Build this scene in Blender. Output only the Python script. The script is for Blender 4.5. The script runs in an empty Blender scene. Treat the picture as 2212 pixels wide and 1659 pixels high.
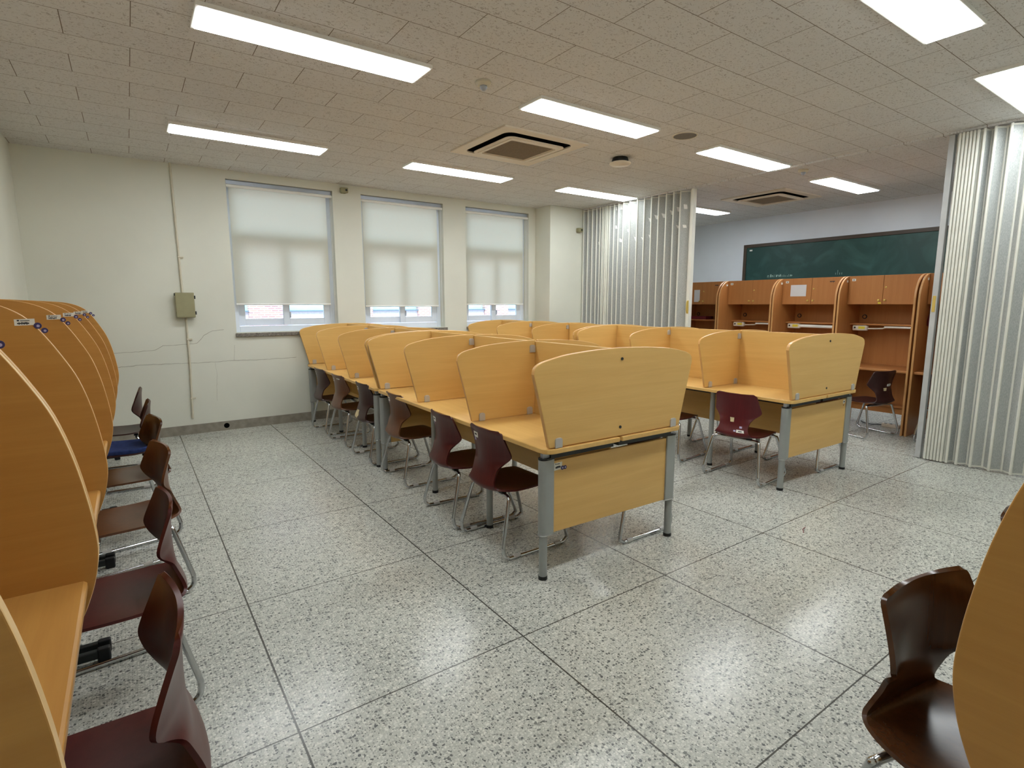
import bpy, math, random
from mathutils import Vector, Matrix
random.seed(7)
sc = bpy.context.scene
COL = sc.collection
PI = math.pi

# ------------------------------------------------------------------ camera, world, sun, exposure
cam_d = bpy.data.cameras.new('camera'); cam = bpy.data.objects.new('camera', cam_d); COL.objects.link(cam)
YAW, PITCH, ROLL = 0.6109, 0.1458, -0.0014
F_ = Vector((math.sin(YAW)*math.cos(PITCH), math.cos(YAW)*math.cos(PITCH), -math.sin(PITCH)))
R_ = Vector((math.cos(YAW), -math.sin(YAW), 0)); U_ = R_.cross(F_)
R2 = R_*math.cos(ROLL) + U_*math.sin(ROLL); U2 = -R_*math.sin(ROLL) + U_*math.cos(ROLL)
m4 = Matrix((R2, U2, -F_)).transposed().to_4x4(); m4.translation = (-0.359, -1.785, 1.45)
cam.matrix_world = m4
cam_d.sensor_width = 36; cam_d.sensor_fit = 'HORIZONTAL'; cam_d.lens = 1173.93/2212*36
cam_d.clip_start = 0.02; cam_d.clip_end = 200
sc.camera = cam
w = bpy.data.worlds.new('world'); sc.world = w; w.use_nodes = True
bg = w.node_tree.nodes['Background']; bg.inputs[0].default_value = (0.50, 0.74, 1.0, 1); bg.inputs[1].default_value = 5.5
sun_d = bpy.data.lights.new('sun', 'SUN'); sun_d.energy = 2.6; sun_d.angle = 0.02; sun_d.color = (1, .95, .88)
sun = bpy.data.objects.new('sun', sun_d); COL.objects.link(sun)
sun.rotation_euler = (math.radians(48), 0, math.radians(-25))   # shines towards +Y: on the houses opposite
sc.view_settings.view_transform = 'Standard'; sc.view_settings.look = 'None'
sc.view_settings.exposure = 0.0; sc.view_settings.gamma = 1.0; sc.view_settings.use_curve_mapping = False
PANEL_STRENGTH = 21.5
sc.cycles.diffuse_bounces = 8; sc.cycles.max_bounces = 14

# ------------------------------------------------------------------ room numbers (metres)
ZC = 2.931; XL = -1.135; YW = 5.22; YF = -2.165; XR = 8.785; XP = 5.70; ZP = 2.90

# ------------------------------------------------------------------ materials
def s2l(c): return tuple(((v/255)/12.92 if v/255 <= .04045 else ((v/255+.055)/1.055)**2.4) for v in c)
class NT:
    def __init__(s, name):
        s.m = bpy.data.materials.new(name); s.m.use_nodes = True; s.t = s.m.node_tree; s.n = s.t.nodes
        s.p = s.n['Principled BSDF']
    def new(s, typ, **kw):
        nd = s.n.new(typ)
        for k, v in kw.items():
            if k.startswith('i_'):
                nd.inputs[int(k[2:]) if k[2:].isdigit() else k[2:]].default_value = v
            else: setattr(nd, k, v)
        return nd
    def link(s, a, b): s.t.links.new(a, b)
    def math(s, op, a, b=None, c=None):
        nd = s.n.new('ShaderNodeMath'); nd.operation = op
        for i, v in enumerate((a, b, c)):
            if v is None: continue
            if isinstance(v, (int, float)): nd.inputs[i].default_value = v
            else: s.link(v, nd.inputs[i])
        return nd.outputs[0]
    def ramp(s, fac, stops):
        nd = s.n.new('ShaderNodeValToRGB'); e = nd.color_ramp.elements
        while len(e) < len(stops): e.new(.5)
        for el, (p, c) in zip(e, stops): el.position = p; el.color = (*c, 1)
        s.link(fac, nd.inputs[0]); return nd.outputs[0]
    def mix(s, fac, a, b, mode='MIX'):
        nd = s.n.new('ShaderNodeMix'); nd.data_type = 'RGBA'; nd.blend_type = mode
        for sock, v in ((nd.inputs[0], fac), (nd.inputs[6], a), (nd.inputs[7], b)):
            if isinstance(v, (int, float)): sock.default_value = v
            elif isinstance(v, tuple): sock.default_value = (*v, 1)
            else: s.link(v, sock)
        return nd.outputs[2]
    def coord(s, scale=(1, 1, 1), loc=(0, 0, 0), kind='Object'):
        tc = s.n.new('ShaderNodeTexCoord'); mp = s.n.new('ShaderNodeMapping')
        mp.inputs['Scale'].default_value = scale; mp.inputs['Location'].default_value = loc
        s.link(tc.outputs[kind], mp.inputs[0]); return mp.outputs[0]
    def bump(s, h, strength=.2, dist=.002):
        b = s.n.new('ShaderNodeBump'); b.inputs['Strength'].default_value = strength; b.inputs['Distance'].default_value = dist
        s.link(h, b.inputs['Height']); s.link(b.outputs[0], s.p.inputs['Normal'])
def plain(name, rgb, rough=.5, metal=0.0, spec=.5, var=0.06, vscale=9.0):
    t = NT(name); c = s2l(rgb); t.p.inputs['Roughness'].default_value = rough; t.p.inputs['Metallic'].default_value = metal
    t.p.inputs['Specular IOR Level'].default_value = spec
    nz = t.new('ShaderNodeTexNoise'); nz.inputs['Scale'].default_value = vscale; nz.inputs['Detail'].default_value = 3
    t.link(t.coord(), nz.inputs['Vector'])
    d = tuple(v*(1-var) for v in c); l = tuple(min(1, v*(1+var)) for v in c)
    t.link(t.ramp(nz.outputs[0], [(.3, d), (.7, l)]), t.p.inputs['Base Color']); return t.m
def wood(name, dark, light, axis='x', rough=.35, spec=.5, k=1.0):
    t = NT(name); sc_ = {'x': (1.2, 22, 22), 'y': (22, 1.2, 22), 'z': (22, 22, 1.2)}[axis]
    nz = t.new('ShaderNodeTexNoise'); nz.inputs['Scale'].default_value = k; nz.inputs['Detail'].default_value = 6; nz.inputs['Roughness'].default_value = .6
    nz.inputs['Distortion'].default_value = .6
    t.link(t.coord(sc_), nz.inputs['Vector'])
    n2 = t.new('ShaderNodeTexNoise'); n2.inputs['Scale'].default_value = 1.6; n2.inputs['Detail'].default_value = 2
    t.link(t.coord(), n2.inputs['Vector'])
    n3 = t.new('ShaderNodeTexNoise'); n3.inputs['Scale'].default_value = 7*k; n3.inputs['Detail'].default_value = 4
    t.link(t.coord(tuple(v*(.7 if v < 2 else 1.6) for v in sc_)), n3.inputs['Vector'])
    a = t.ramp(nz.outputs[0], [(.25, s2l(dark)), (.75, s2l(light))])
    b = t.mix(t.math('MULTIPLY', n3.outputs[0], .28), a, tuple(v*.72 for v in s2l(dark)))
    c = t.mix(t.math('MULTIPLY', n2.outputs[0], .25), b, tuple(min(1, v*1.12) for v in s2l(light)))
    t.link(c, t.p.inputs['Base Color']); t.p.inputs['Roughness'].default_value = rough; t.p.inputs['Specular IOR Level'].default_value = spec
    return t.m
M = {}
for ax in 'xyz':
    M['beech_'+ax] = wood('beech_'+ax, (208, 164, 92), (225, 186, 114), ax, .38)
    M['honey_'+ax] = wood('honey_'+ax, (181, 129, 64), (200, 149, 78), ax, .33)
    M['cherry_'+ax] = wood('cherry_'+ax, (172, 112, 62), (192, 132, 76), ax, .45, .35)
M['edge_light'] = plain('edge_light', (232, 196, 140), .3)
M['edge_beech'] = plain('edge_beech', (216, 166, 100), .3); M['edge_honey'] = plain('edge_honey', (216, 172, 112), .35); M['edge_cherry'] = plain('edge_cherry', (206, 154, 98), .35)
M['shell_wine'] = wood('shell_wine', (64, 22, 22), (86, 33, 30), 'z', .32, .38, 1.4)
M['shell_red'] = wood('shell_red', (76, 22, 27), (96, 33, 37), 'z', .32, .38, 1.4)
M['shell_dark'] = wood('shell_dark', (48, 26, 25), (66, 38, 34), 'z', .34, .38, 1.4)
M['shell_brown'] = wood('shell_brown', (80, 46, 26), (108, 66, 38), 'z', .3, .5, 1.4)
M['shell_walnut'] = wood('shell_walnut', (62, 36, 18), (88, 52, 27), 'z', .25, .5, 1.4)
M['chrome'] = plain('chrome', (200, 202, 205), .16, 1.0, .5, .03)
M['silver'] = plain('silver_paint', (158, 162, 160), .42, .35, .5, .04)
M['silver_light'] = plain('silver_bracket', (186, 184, 180), .4, .25, .5, .04)
M['black'] = plain('black_plastic', (24, 25, 26), .5, 0, .4)
M['dark_steel'] = plain('dark_steel', (44, 48, 48), .45, .3)
M['label'] = plain('label_paper', (228, 228, 220), .6, 0, .3, .02)
M['ink'] = plain('ink', (58, 60, 66), .7, 0, .2)
M['purple'] = plain('purple_sticker', (62, 58, 104), .5, 0, .4)
M['lilac'] = plain('lilac_print', (178, 172, 206), .5, 0, .4)
M['white_paint'] = plain('white_paint', (240, 240, 236), .45, 0, .5, .02)
M['cream'] = plain('cream_plastic', (222, 212, 194), .45, 0, .5, .03)
M['brass'] = plain('brass', (216, 190, 104), .35, .5)
M['box_green'] = plain('box_green', (150, 146, 112), .5)
M['conduit'] = plain('conduit_paint', (206, 200, 180), .5)
M['pvc'] = plain('pvc_frame', (224, 232, 244), .35, 0, .5, .02)
M['alu'] = plain('aluminium', (176, 184, 196), .38, .5, .5, .05)
M['post_grey'] = plain('post_grey', (188, 190, 190), .4, .1); M['rib'] = plain('rib_pvc', (222, 222, 212), .42, 0, .5, .04)
M['paper'] = plain('paper', (216, 216, 218), .7, 0, .2, .02)
M['maroon'] = plain('maroon', (112, 26, 40), .6)
M['yellow'] = plain('yellow_label', (226, 206, 60), .5)
M['grey_grille'] = plain('grey_grille', (120, 116, 110), .7, 0, .3, .1, 60)
M['ac_grille'] = plain('intake_grille', (142, 128, 108), .7, 0, .3, .1, 60)
M['blue_cloth'] = plain('blue_cloth', (42, 56, 100), .9, 0, .2, .25, 40)
M['raw_wood'] = plain('raw_wood', (206, 190, 150), .7, 0, .2, .15, 30)
M['granite'] = plain('granite_sill', (118, 112, 104), .5, 0, .5, .45, 60)
M['chalk'] = plain('chalk', (150, 176, 168), .9, 0, .1)
M['crack'] = plain('crack_line', (150, 146, 134), .9, 0, .1)
M['hole'] = plain('dark_hole', (14, 14, 14), 1, 0, 0)

def floor_mat():
    t = NT('terrazzo'); v = t.coord()
    def vor(scale, loc=(0, 0, 0)):
        n = t.new('ShaderNodeTexVoronoi'); n.voronoi_dimensions = '2D'; n.inputs['Scale'].default_value = scale
        nz = t.new('ShaderNodeTexNoise'); nz.inputs['Scale'].default_value = scale*.7; nz.inputs['Detail'].default_value = 1
        t.link(t.coord(loc=loc), nz.inputs['Vector'])
        vm = t.new('ShaderNodeVectorMath'); vm.operation = 'MULTIPLY_ADD'; vm.inputs[1].default_value = (.9/scale,)*3
        t.link(nz.outputs['Color'], vm.inputs[0]); t.link(t.coord(loc=loc), vm.inputs[2]); t.link(vm.outputs[0], n.inputs['Vector'])
        s = t.new('ShaderNodeSeparateColor'); t.link(n.outputs['Color'], s.inputs[0]); return n.outputs['Distance'], s.outputs
    d1, c1 = vor(78); d2, c2 = vor(128, (3.3, 1.7, 0))
    chip1 = t.math('LESS_THAN', d1, t.math('MULTIPLY_ADD', c1[1], .34, .14))
    chip2 = t.math('LESS_THAN', d2, t.math('MULTIPLY_ADD', c2[1], .34, .12))
    def tone(c): return t.ramp(c, [(0, s2l((94, 98, 99))), (.17, s2l((118, 121, 120))), (.26, s2l((152, 154, 150))), (.46, s2l((200, 203, 198))), (.9, s2l((224, 226, 220)))])
    t1 = tone(c1[0]); t2 = tone(c2[0])
    big = t.new('ShaderNodeTexNoise'); big.inputs['Scale'].default_value = 1.1; big.inputs['Detail'].default_value = 4
    t.link(v, big.inputs['Vector'])
    cem = t.ramp(big.outputs[0], [(.3, s2l((176, 179, 174))), (.7, s2l((198, 200, 194)))])
    c = t.mix(chip2, cem, t2); c = t.mix(chip1, c, t1)
    # divider strips
    sx = t.new('ShaderNodeSeparateXYZ'); t.link(v, sx.inputs[0])
    def line(o, pitch, wd):
        m = t.math('PINGPONG', o, pitch/2); return t.math('LESS_THAN', m, wd)
    l = t.math('MAXIMUM', line(sx.outputs[0], .949, .0036), line(sx.outputs[1], .98, .0028))
    c = t.mix(t.math('MULTIPLY', l, .92), c, s2l((58, 56, 52)))
    c = t.mix(1.0, c, (.88, .865, .83), 'MULTIPLY')          # the stone itself is a warm grey
    t.link(c, t.p.inputs['Base Color']); t.p.inputs['Roughness'].default_value = .3
    rr = t.math('MULTIPLY_ADD', big.outputs[0], .12, .17); t.link(rr, t.p.inputs['Roughness'])
    t.p.inputs['Specular IOR Level'].default_value = .45
    return t.m
def ceil_mat():
    t = NT('ceiling_tile')
    br = t.new('ShaderNodeTexBrick'); br.offset = .5; br.offset_frequency = 2; br.squash = 1
    br.inputs['Scale'].default_value = 1; br.inputs['Brick Width'].default_value = .604; br.inputs['Row Height'].default_value = .302
    br.inputs['Mortar Size'].default_value = .0022; br.inputs['Mortar Smooth'].default_value = .1
    t.link(t.coord(loc=(.22+.302+.604*30, -.48+.302*40, 0)), br.inputs['Vector'])
    br.inputs['Color1'].default_value = (*s2l((212, 212, 212)), 1); br.inputs['Color2'].default_value = (*s2l((216, 216, 215)), 1)
    br.inputs['Mortar'].default_value = (*s2l((122, 112, 102)), 1)
    nz = t.new('ShaderNodeTexNoise'); nz.inputs['Scale'].default_value = 62; nz.inputs['Detail'].default_value = 2; nz.inputs['Distortion'].default_value = 1.2
    t.link(t.coord((1, 1.25, 1)), nz.inputs['Vector'])
    n2 = t.new('ShaderNodeTexNoise'); n2.inputs['Scale'].default_value = 14; n2.inputs['Detail'].default_value = 3; t.link(t.coord(), n2.inputs['Vector'])
    f = t.ramp(t.math('ADD', nz.outputs[0], t.math('MULTIPLY', n2.outputs[0], .12)), [(.655, (0, 0, 0)), (.70, (1, 1, 1))])
    c = t.mix(t.math('MULTIPLY', f, .5), br.outputs[0], s2l((122, 112, 102)))
    t.link(c, t.p.inputs['Base Color']); t.p.inputs['Roughness'].default_value = .9; t.p.inputs['Specular IOR Level'].default_value = .1
    t.bump(f, .4, -.002); return t.m
def wall_mat(name, rgb):
    t = NT(name); n = t.new('ShaderNodeTexNoise'); n.inputs['Scale'].default_value = 1.4; n.inputs['Detail'].default_value = 5
    t.link(t.coord(), n.inputs['Vector'])
    a = s2l(rgb); b = tuple(v*.93 for v in a)
    t.link(t.ramp(n.outputs[0], [(.35, b), (.65, a)]), t.p.inputs['Base Color']); t.p.inputs['Roughness'].default_value = .62
    t.p.inputs['Specular IOR Level'].default_value = .3
    n3 = t.new('ShaderNodeTexNoise'); n3.inputs['Scale'].default_value = 30; t.link(t.coord(), n3.inputs['Vector'])
    t.bump(n3.outputs[0], .12, .002); return t.m
def brick_mat():
    t = NT('brick_facade'); br = t.new('ShaderNodeTexBrick'); br.inputs['Scale'].default_value = 1
    br.inputs['Brick Width'].default_value = .19; br.inputs['Row Height'].default_value = .058; br.inputs['Mortar Size'].default_value = .009
    br.inputs['Color1'].default_value = (*s2l((206, 138, 118)), 1); br.inputs['Color2'].default_value = (*s2l((150, 112, 112)), 1)
    br.inputs['Mortar'].default_value = (*s2l((226, 214, 206)), 1); br.inputs['Bias'].default_value = -.2
    tc = t.n.new('ShaderNodeTexCoord'); mp = t.n.new('ShaderNodeMapping'); mp.inputs['Rotation'].default_value = (PI/2, 0, 0)
    t.link(tc.outputs['Object'], mp.inputs[0]); t.link(mp.outputs[0], br.inputs['Vector'])
    t.link(br.outputs[0], t.p.inputs['Base Color']); t.p.inputs['Roughness'].default_value = .9; return t.m
def fabric_mat():
    t = NT('blind_fabric'); t.n.remove(t.p); out = [n for n in t.n if n.type == 'OUTPUT_MATERIAL'][0]
    d = t.new('ShaderNodeBsdfDiffuse'); tr = t.new('ShaderNodeBsdfTranslucent'); mx = t.new('ShaderNodeMixShader'); mx.inputs[0].default_value = .5
    nz = t.new('ShaderNodeTexNoise'); nz.inputs['Scale'].default_value = 300; t.link(t.coord(), nz.inputs['Vector'])
    c = t.ramp(nz.outputs[0], [(.3, s2l((214, 214, 204))), (.7, s2l((226, 226, 217)))])
    t.link(c, d.inputs[0]); tr.inputs[0].default_value = (*s2l((236, 230, 208)), 1)
    t.link(d.outputs[0], mx.inputs[1]); t.link(tr.outputs[0], mx.inputs[2]); t.link(mx.outputs[0], out.inputs[0]); return t.m
def glass_mat():
    t = NT('window_glass'); t.n.remove(t.p); out = [n for n in t.n if n.type == 'OUTPUT_MATERIAL'][0]
    tr = t.new('ShaderNodeBsdfTransparent'); gl = t.new('ShaderNodeBsdfGlossy'); gl.inputs['Roughness'].default_value = .02
    fr = t.new('ShaderNodeFresnel'); fr.inputs[0].default_value = 1.45; tr.inputs[0].default_value = (.93, .97, .97, 1)
    mx = t.new('ShaderNodeMixShader'); t.link(fr.outputs[0], mx.inputs[0]); t.link(tr.outputs[0], mx.inputs[1]); t.link(gl.outputs[0], mx.inputs[2])
    t.link(mx.outputs[0], out.inputs[0]); return t.m
def emit_mat(name, col, st):
    t = NT(name); t.p.inputs['Base Color'].default_value = (.8, .8, .8, 1)
    t.p.inputs['Emission Color'].default_value = (*col, 1); t.p.inputs['Emission Strength'].default_value = st; return t.m
def vinyl_mat():
    t = NT('vinyl_pleat'); nz = t.new('ShaderNodeTexNoise'); nz.inputs['Scale'].default_value = 260; nz.inputs['Detail'].default_value = 2
    t.link(t.coord((1, 1, .25)), nz.inputs['Vector'])
    t.link(t.ramp(nz.outputs[0], [(.3, s2l((156, 160, 158))), (.7, s2l((188, 191, 188)))]), t.p.inputs['Base Color'])
    t.p.inputs['Roughness'].default_value = .45; t.p.inputs['Specular IOR Level'].default_value = .4
    t.bump(nz.outputs[0], .2, .001); return t.m
def board_mat():
    t = NT('chalkboard_green'); nz = t.new('ShaderNodeTexNoise'); nz.inputs['Scale'].default_value = 2.2; nz.inputs['Detail'].default_value = 6; nz.inputs['Distortion'].default_value = 1.5
    t.link(t.coord(), nz.inputs['Vector'])
    t.link(t.ramp(nz.outputs[0], [(.45, s2l((20, 62, 58))), (.8, s2l((48, 88, 82)))]), t.p.inputs['Base Color']); t.p.inputs['Roughness'].default_value = .5; return t.m
M['floor'] = floor_mat(); M['ceiling'] = ceil_mat(); M['wall'] = wall_mat('wall_cream', (222, 223, 211)); M['wall_far'] = wall_mat('wall_pale', (224, 230, 238))
M['brick'] = brick_mat(); M['fabric'] = fabric_mat(); M['glass'] = glass_mat(); M['panel'] = emit_mat('led_diffuser', (.93, .98, 1.0), PANEL_STRENGTH)
M['vinyl'] = vinyl_mat(); M['board'] = board_mat(); M['skirting'] = plain('skirting_cement', (140, 134, 122), .55, 0, .4, .2, 14)
M['stone_band'] = plain('stone_band', (196, 172, 172), .8, 0, .2, .1, 20); M['teal_glass'] = plain('teal_glass', (186, 240, 238), .35, 0, .5)
M['slate'] = plain('slate_sill', (104, 110, 116), .7); M['pavement'] = plain('pavement', (170, 168, 164), .9)

# ------------------------------------------------------------------ mesh helpers
class MB:
    def __init__(s): s.v = []; s.f = []; s.mi = []; s.cur = 0
    def add(s, vs, fs):
        o = len(s.v); s.v += [tuple(v) for v in vs]; s.f += [tuple(i+o for i in f) for f in fs]; s.mi += [s.cur]*len(fs); return s
    def box(s, x0, x1, y0, y1, z0, z1):
        return s.add([(x0, y0, z0), (x1, y0, z0), (x1, y1, z0), (x0, y1, z0), (x0, y0, z1), (x1, y0, z1), (x1, y1, z1), (x0, y1, z1)],
                     [(0, 3, 2, 1), (4, 5, 6, 7), (0, 1, 5, 4), (1, 2, 6, 5), (2, 3, 7, 6), (3, 0, 4, 7)])
    def prism(s, pts, axis, a0, a1, rim=False):
        """2D outline pts; axis='x': pts are (y,z); 'y': (x,z); 'z': (x,y)"""
        def p3(p, a): return {'x': (a, p[0], p[1]), 'y': (p[0], a, p[1]), 'z': (p[0], p[1], a)}[axis]
        n = len(pts); vs = [p3(p, a0) for p in pts] + [p3(p, a1) for p in pts]
        area = sum(pts[i][0]*pts[(i+1) % n][1]-pts[(i+1) % n][0]*pts[i][1] for i in range(n))
        flip = (area < 0) != (axis == 'y')
        fs = [tuple(range(n))[::-1], tuple(range(n, 2*n))] + [(i, (i+1) % n, n+(i+1) % n, n+i) for i in range(n)]
        if flip: fs = [f[::-1] for f in fs]
        s.add(vs, fs)
        if rim: s.mi[-n:] = [1]*n
        return s
    def tube(s, path, r, n=8, cap=True):
        path = [Vector(p) for p in path]; vs = []; fs = []; up = None
        for i, p in enumerate(path):
            t = (path[min(i+1, len(path)-1)]-path[max(i-1, 0)]).normalized()
            if up is None: up = t.orthogonal().normalized()
            up = (up - t*up.dot(t)).normalized(); b = t.cross(up)
            rr = r[i] if isinstance(r, (list, tuple)) else r
            vs += [p + (up*math.cos(2*PI*k/n)+b*math.sin(2*PI*k/n))*rr for k in range(n)]
        for i in range(len(path)-1):
            for k in range(n): fs.append((i*n+k, i*n+(k+1) % n, (i+1)*n+(k+1) % n, (i+1)*n+k))
        if cap: fs += [tuple(range(n))[::-1], tuple((len(path)-1)*n+k for k in range(n))]
        return s.add(vs, fs)
    def lathe(s, prof, c=(0, 0, 0), n=24, axis='z'):
        vs = []; fs = []; m = len(prof)
        for k in range(n):
            a = 2*PI*k/n
            for r, h in prof:
                x, y = r*math.cos(a), r*math.sin(a)
                q = (x, y, h) if axis == 'z' else ((h, x, y) if axis == 'x' else (x, h, y))
                vs.append((q[0]+c[0], q[1]+c[1], q[2]+c[2]))
        for k in range(n):
            for j in range(m-1):
                a, b = k*m+j, ((k+1) % n)*m+j; fs.append((a, b, b+1, a+1))
        return s.add(vs, fs)
    def build(s, name, mat, parent=None, smooth=False, bevel=0, loc=None, seg=2):
        me = bpy.data.meshes.new(name); me.from_pydata(s.v, [], s.f)
        mats = mat if isinstance(mat, (list, tuple)) else [mat]
        for m_ in mats: me.materials.append(M[m_] if isinstance(m_, str) else m_)
        if len(mats) > 1: me.polygons.foreach_set('material_index', s.mi)
        me.validate(); me.update()
        o = bpy.data.objects.new(name, me); COL.objects.link(o)
        if parent: o.parent = parent
        if loc: o.location = loc
        if smooth:
            me.polygons.foreach_set('use_smooth', [True]*len(me.polygons)); me.set_sharp_from_angle(angle=math.radians(40))
        if bevel:
            b = o.modifiers.new('bevel', 'BEVEL'); b.width = bevel; b.segments = seg; b.limit_method = 'ANGLE'; b.angle_limit = math.radians(50)
        return o
def B(*a): return MB().box(*a)
def tag(o, label=None, cat=None, group=None, kind=None):
    if label: o['label'] = label
    if cat: o['category'] = cat
    if group: o['group'] = group
    if kind: o['kind'] = kind
    return o
def thing(name, label, cat, loc=(0, 0, 0), rz=0, group=None):
    o = bpy.data.objects.new(name, None); COL.objects.link(o); o.location = loc; o.rotation_euler = (0, 0, rz)
    o.empty_display_size = .1; return tag(o, label, cat, group)
def struct(o, label=None): o['kind'] = 'structure'; return tag(o, label)
def catmull(P, k=6, closed=False):
    P = [Vector(p) for p in P]; out = []; n = len(P)
    for i in range(n if closed else n-1):
        g = lambda j: P[j % n] if closed else P[max(0, min(n-1, j))]
        a, b, c, d = g(i-1), g(i), g(i+1), g(i+2)
        for q in range(k):
            t = q/k; out.append(.5*((2*b)+(c-a)*t+(2*a-5*b+4*c-d)*t*t+(3*b-a-3*c+d)*t**3))
    if not closed: out.append(P[-1])
    return out

# ------------------------------------------------------------------ room shell
WIN = [(.652, 1.836), (2.195, 3.37), (3.735, 4.868), (6.55, 7.7)]; ZW0, ZW1 = 1.125, 2.84; TW = .26
fl = struct(B(XL-.2, XR+.2, YF-.2, YW+.3, -.08, 0).build('floor', 'floor'), 'pale grey terrazzo floor with dark chips and thin divider strips')
ce = struct(B(XL-.2, XR+.2, YF-.2, YW+.3, ZC, ZC+.1).build('ceiling', 'ceiling'), 'beige speckled acoustic tile ceiling')
b = MB(); xs = [XL-.2]
for x0, x1 in WIN: xs += [x0, x1]
xs.append(XR+.2)
for i in range(0, len(xs), 2): b.box(xs[i], xs[i+1], YW, YW+TW, 0, ZC)
for x0, x1 in WIN: b.box(x0, x1, YW, YW+TW, 0, ZW0); b.box(x0, x1, YW, YW+TW, ZW1, ZC)
wb = struct(b.build('wall_back', 'wall'), 'cream plaster wall with three tall windows')
struct(B(XL-.2, XL, YF-.2, YW, 0, ZC).build('wall_left', 'wall'), 'cream plaster wall on the left')
struct(B(XL-.2, XR+.2, YF-.2, YF, 0, ZC).build('wall_front', 'wall'))
struct(B(XR, XR+.2, YF-.2, YW, 0, ZC).build('wall_right', 'wall_far'), 'pale wall behind the chalkboard')
struct(B(5.0, 5.75, 4.85, YW, 0, ZC).build('wall_pillar', 'wall', bevel=.006), 'cream wall pillar beside the third window')
bb = struct(B(XL, 5.0, YW-.012, YW, 0, .105).build('baseboard_back', 'skirting'), 'grey cement skirting under the windows')
struct(MB().lathe([(0, -.006), (.028, -.006), (.03, 0)], (.474, YW-.013, .055), 16, 'y').build('pipe_hole', 'hole', bb))
struct(B(XL, XL+.012, YF, YW, 0, .105).build('baseboard_left', 'skirting'))
struct(B(5.0, 5.70, 4.838, 4.85, 0, .105).build('baseboard_pillar', 'skirting'))
struct(B(XP-.03, XP+.05, YF, 4.85, ZP+.012, ZC).build('trim_1', 'ceiling'), 'ceiling rail of the folding partition')
def ribbon(pl, wd, y, name):
    mb = MB()
    P = []
    for i in range(len(pl)-1):
        n = max(1, int(math.dist(pl[i], pl[i+1])/.03))
        for k in range(n): P.append((pl[i][0]+(pl[i+1][0]-pl[i][0])*k/n, pl[i][1]+(pl[i+1][1]-pl[i][1])*k/n))
    P.append(pl[-1]); P = [(a+random.uniform(-.003, .003), c+random.uniform(-.003, .003)) for a, c in P]
    out = [(a-.0, c+wd*random.uniform(.3, .6)) for a, c in P] + [(a+wd*.4, c-wd*random.uniform(.3, .6)) for a, c in P[::-1]]
    n = len(P)
    vs = [(a, y, c) for a, c in out]; fs = [(i, i+1, 2*n-2-i, 2*n-1-i) for i in range(n-1)]
    mb.add(vs, fs); return mb.build(name, 'crack', wb)
for pl in ([(-.52, .951), (-.3, .954), (-.154, .967), (-.079, 1.008), (.241, 1.02), (.315, 1.105), (.402, 1.155), (.52, 1.167)],
           [(-.494, .799), (-.271, .814), (.113, .804), (.395, .802), (.576, .807), (.873, .8), (1.295, .804)],
           [(.409, .796), (.417, .652), (.401, .492), (.396, .352)], [(.622, .988), (.605, .811)]):
    struct(ribbon(pl, .004, YW-.0012, 'crack'))

# windows (frame at the outer half of the reveal), sill, glass
def window(n, x0, x1):
    y0, y1 = YW+.13, YW+.23; f = .06; zt = 2.24
    b = MB(); b.box(x0, x0+f, y0, y1, ZW0, ZW1); b.box(x1-f, x1, y0, y1, ZW0, ZW1); b.box(x0+f, x1-f, y0, y1, ZW0, ZW0+.07); b.box(x0+f, x1-f, y0, y1, ZW1-f, ZW1)
    b.box(x0+f, x1-f, y0, y1, zt-.05, zt+.05)
    fr = struct(b.build('window_%d' % n, 'pvc', bevel=.004), 'white framed sliding window')
    xm = (x0+x1)/2
    for i, (a, c, yy) in enumerate(((x0+f, xm+.05, y0+.045), (xm-.035, x1-f, y0+.008))):
        s = MB(); z0, z1 = ZW0+.075, zt-.05; g = .075
        s.box(a, a+g, yy, yy+.035, z0, z1); s.box(c-g, c, yy, yy+.035, z0, z1); s.box(a+g, c-g, yy, yy+.035, z0, z0+.08); s.box(a+g, c-g, yy, yy+.035, z1-.07, z1)
        so = struct(s.build('sash', 'pvc', fr, bevel=.003))
        struct(B(a+g, c-g, yy+.014, yy+.020, z0+.08, z1-.07).build('pane', 'glass', so))
    struct(B(x0+f, x1-f, y0+.05, y0+.056, zt+.05, ZW1-f).build('pane', 'glass', fr))
    struct(B(x0-.01, x1+.03, YW-.03, YW+.1, ZW0-.045, ZW0-.004).build('sill', 'granite', fr, bevel=.003))
    struct(B(xm+.035, xm+.05, y0-.004, y0+.006, 1.29, 1.36).build('latch', 'alu', fr))
for i, (x0, x1) in enumerate(WIN): window(i+1, x0, x1)

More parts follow.
